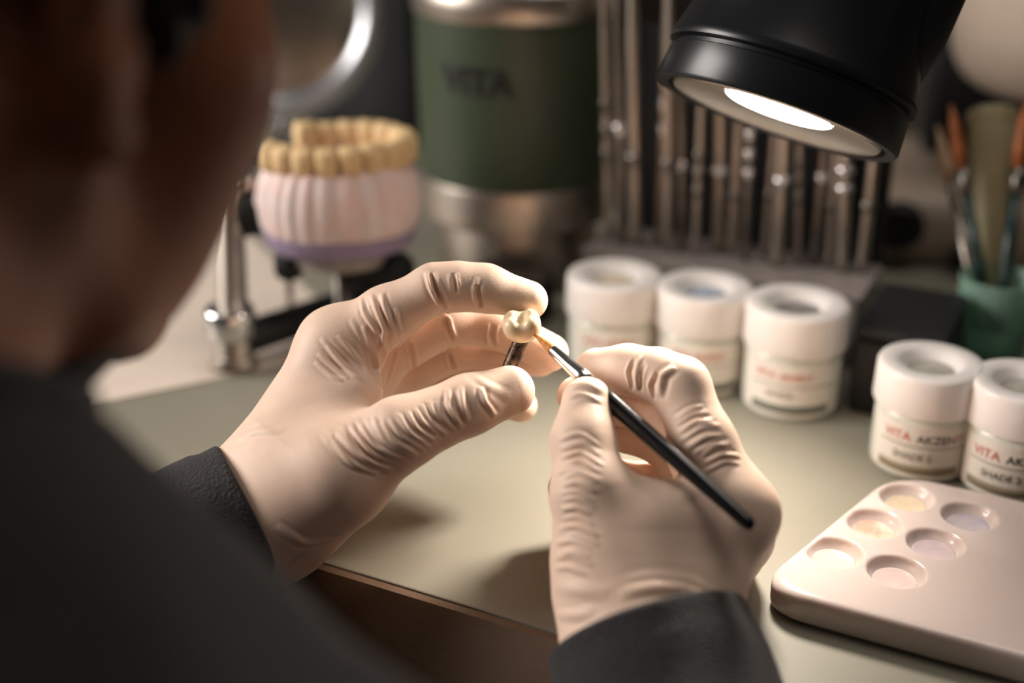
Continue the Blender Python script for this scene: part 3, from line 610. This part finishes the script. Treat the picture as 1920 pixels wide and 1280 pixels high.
mk('lower_bar', rod(pb+[0, .004, .014], T(700, 590)+[0, 0, .012], [(0, .008), (.05, .0095), (.95, .0095), (1, .008)], 16), 'matt_black', t, world=True)
mk('side_clamp', rod(P(450, 400, .705), P(486, 396, .706), [(0, .012), (.1, .0135), (.9, .0135), (1, .012)], 20), 'matt_black', t, world=True, auto=40)
mk('mounting_disc', lathe([(mz-.010, .018), (mz-.008, .030), (mz-.001, .030), (mz-.0005, .028)], 40), 'rackgrey', t, auto=40)
k1 = P(541, 497, .705); mk('thumb_knob', rod(k1-[0, 0, .007], k1+[0, 0, .007], [(0, .006), (.2, .008), (.8, .008), (1, .006)], 20), 'matt_black', t, world=True, auto=40)
mk('thumb_screw', rod(T(545, 600), k1, [(0, .0022), (1, .0022)], 12), 'steel', t, world=True)
k2 = P(715, 505, .715); mk('thumb_knob', rod(k2-UX*.016, k2+UX*.016, [(0, .010), (.1, .012), (.9, .012), (1, .010)], 20), 'matt_black', t, world=True, auto=40)
mk('support', rod(T(715, 575), k2, [(0, .006), (1, .005)], 12), 'matt_black', t, world=True)
mk('support', rod(np.array([me_[0], me_[1], TZ]), np.array([me_[0], me_[1], me_[2]-.009]), [(0, .012), (.2, .006), (1, .006)], 16), 'dsteel', t, world=True)
# the model: arch of teeth, ribbed gum block and violet base
dm = thing('dental_model', 'plaster dental model with yellow teeth, pinkish gum and violet base', 'dental model', me_, math.radians(8))
def arch(tq, s=1.0):                                       # 0..1 along the horseshoe, plan view
    a = math.radians(-160+284*tq); return np.array([.034*s*math.cos(a)*1.08, .0265*s*math.sin(a)])
def loft(z_s, n=120, rib=.0):
    V, F = [], []
    for z, s, rb in z_s:
        for i in range(n):
            a = 2*math.pi*i/n; rr = 1+rb*(abs(math.sin(a*14+.4))-.5)*(1 if math.sin(a) < .6 else .3)
            V.append((.0425*s*rr*math.copysign(abs(math.cos(a))**.85, math.cos(a)), .0375*s*rr*math.copysign(abs(math.sin(a))**.85, math.sin(a)), z))
    m = len(z_s)
    for j in range(m-1):
        for i in range(n): k = (i+1) % n; F.append((j*n+i, j*n+k, (j+1)*n+k, (j+1)*n+i))
    F.append(tuple(range(n))[::-1]); F.append(tuple((m-1)*n+i for i in range(n))); return np.array(V), F
mk('base', loft([(0, .88, 0), (.001, .92, 0), (.004, .97, 0), (.0115, 1.02, 0), (.0118, .98, 0)]), 'violet', dm, auto=45)
mk('gum_block', loft([(.0115, 1.0, .01), (.016, 1.03, .035), (.027, 1.05, .05), (.037, 1.00, .06), (.045, .91, .06), (.049, .84, .03), (.049, .62, 0), (.043, .50, 0)]), 'gum', dm, auto=70)
NT = 16
for i in range(NT):
    tq = (i+.5)/NT; c = arch(tq, 1.06); c2 = arch(min(1, tq+.01), 1.06); tg = (c2-c)/max(1e-9, np.linalg.norm(c2-c)); nr = np.array([tg[1], -tg[0]])
    w = .0062; dp = .0058 if .3 < tq < .7 else .0066; h = .0140+random.uniform(-.0008, .0010)
    V, F = [], []
    for z, s in ((0, .84), (.004, .98), (.009, 1.02), (h-.0012, .92), (h, .68)):
        for k in range(12):
            a = 2*math.pi*k/12; e = lambda q: math.copysign(abs(q)**.6, q); o = tg*w*s*e(math.cos(a))+nr*dp*s*e(math.sin(a))
            V.append((c[0]+o[0], c[1]+o[1], .0470+z+(.0008*math.cos(2*a) if z > .011 else 0)))
    for j in range(4):
        for k in range(12): l = (k+1) % 12; F.append((j*12+k, j*12+l, (j+1)*12+l, (j+1)*12+k))
    F.append(tuple(range(12))[::-1]); F.append(tuple(48+k for k in range(12)))
    mk('tooth', (np.array(V), F), 'stone', dm)
# white sheet under the articulator
c0, c1 = T(50, 786), T(690, 652); e1 = c1-c0; e2 = np.array([-e1[1], e1[0], 0]); e2 *= .30/np.linalg.norm(e2); t0 = [c0, c1, c1+e2, c0+e2]; ct = (c0+c1)/2+e2/2
sh = mk('paper_sheet', (np.array([p-ct for p in t0]+[p-ct+[0, 0, .0006] for p in t0]), [(3, 2, 1, 0), (4, 5, 6, 7)]+[(i, (i+1) % 4, 4+(i+1) % 4, 4+i) for i in range(4)]), 'paper', smooth=False)
sh.location = tuple(ct+[0, 0, .0002]); tag(sh, 'off-white sheet lying on the bench under the articulator', 'paper')

# ---------------------------------------------------------------- mirror, black device, furnace
mc = P(515, 15, .98); t = thing('round_mirror', 'round mirror with a thick chrome rim behind the head', 'mirror', np.array([mc[0]-.01, mc[1]+.03, TZ])); nd = np.array([.20, -1, .15]); nd /= np.linalg.norm(nd)
R1 = .074; rim = [(math.sin(a)*.010, R1+math.cos(a)*.010) for a in np.linspace(0, 2*math.pi, 13)]
mk('rim', lathe(rim, 72, mc, nd, (False, False)), 'rim', t, world=True)
mk('mirror_disc', lathe([(-.002, R1-.004), (.001, R1-.004), (.0012, R1-.008)], 64, mc, nd), 'mirror', t, world=True, auto=40)
mk('stem', rod(np.array([mc[0]-.01, mc[1]+.03, TZ+.008]), mc-nd*.006-[0, 0, .02], [(0, .005), (1, .005)]), 'chrome', t, world=True)
mk('base', lathe([(0, .045), (.006, .045), (.012, .012)], 40), 'chrome', t, auto=40)
t = thing('black_device', 'tall black box behind the green canister', 'device', T(690, 255), RZ)
mk('housing', box(-.055, .060, -.02, .10, 0, .26, .006), 'matt_black', t, True, auto=40)
mk('top_cover', box(-.057, .062, -.022, .102, .2605, .27, .003), 'matt_black', t, True, auto=40)
fc = T(1800, 468); t = thing('porcelain_furnace', 'beige furnace with a round overhanging head and black knobs', 'furnace', fc, math.radians(-14))
mk('base', box(-.085, .10, -.045, .11, 0, .050, .016, 4), 'beige', t, True, auto=60)
mk('column', box(-.03, .06, .055, .105, .0505, .16, .006), 'matt_black', t, True, auto=60)
mk('firing_table', lathe([(.0505, .026), (.055, .028), (.068, .024), (.070, .020)], 40, (.03, .02, 0)), 'dsteel', t, auto=40)
def fhead(p): return smax(np.linalg.norm((p[:, :2]-np.array([.065, .03], np.float32))*np.array([1, 1], np.float32), axis=1)-.088, np.abs(p[:, 2]-.165)-.062, .045)
mk('head', sdf_mesh(fhead, (-.04, -.08, .08), (.17, .14, .25), .005, 1), 'beige', t)
for x, y, z, r in ((-.045, -.047, .030, .016), (-.005, -.047, .012, .006)): mk('knob', lathe([(0, r), (.006, r), (.010, r*.8)], 32, (x, y, z), (0, -1, 0)), 'matt_black', t, auto=40)
for a, z, r in ((-1.95, .168, .011), (-1.62, .150, .010), (-1.62, .178, .008)):
    dv = np.array([math.cos(a), math.sin(a), 0]); mk('knob', lathe([(0, r), (.008, r), (.012, r*.7)], 24, np.array([.065, .03, z])+dv*.086, dv), 'dsteel', t, auto=40)
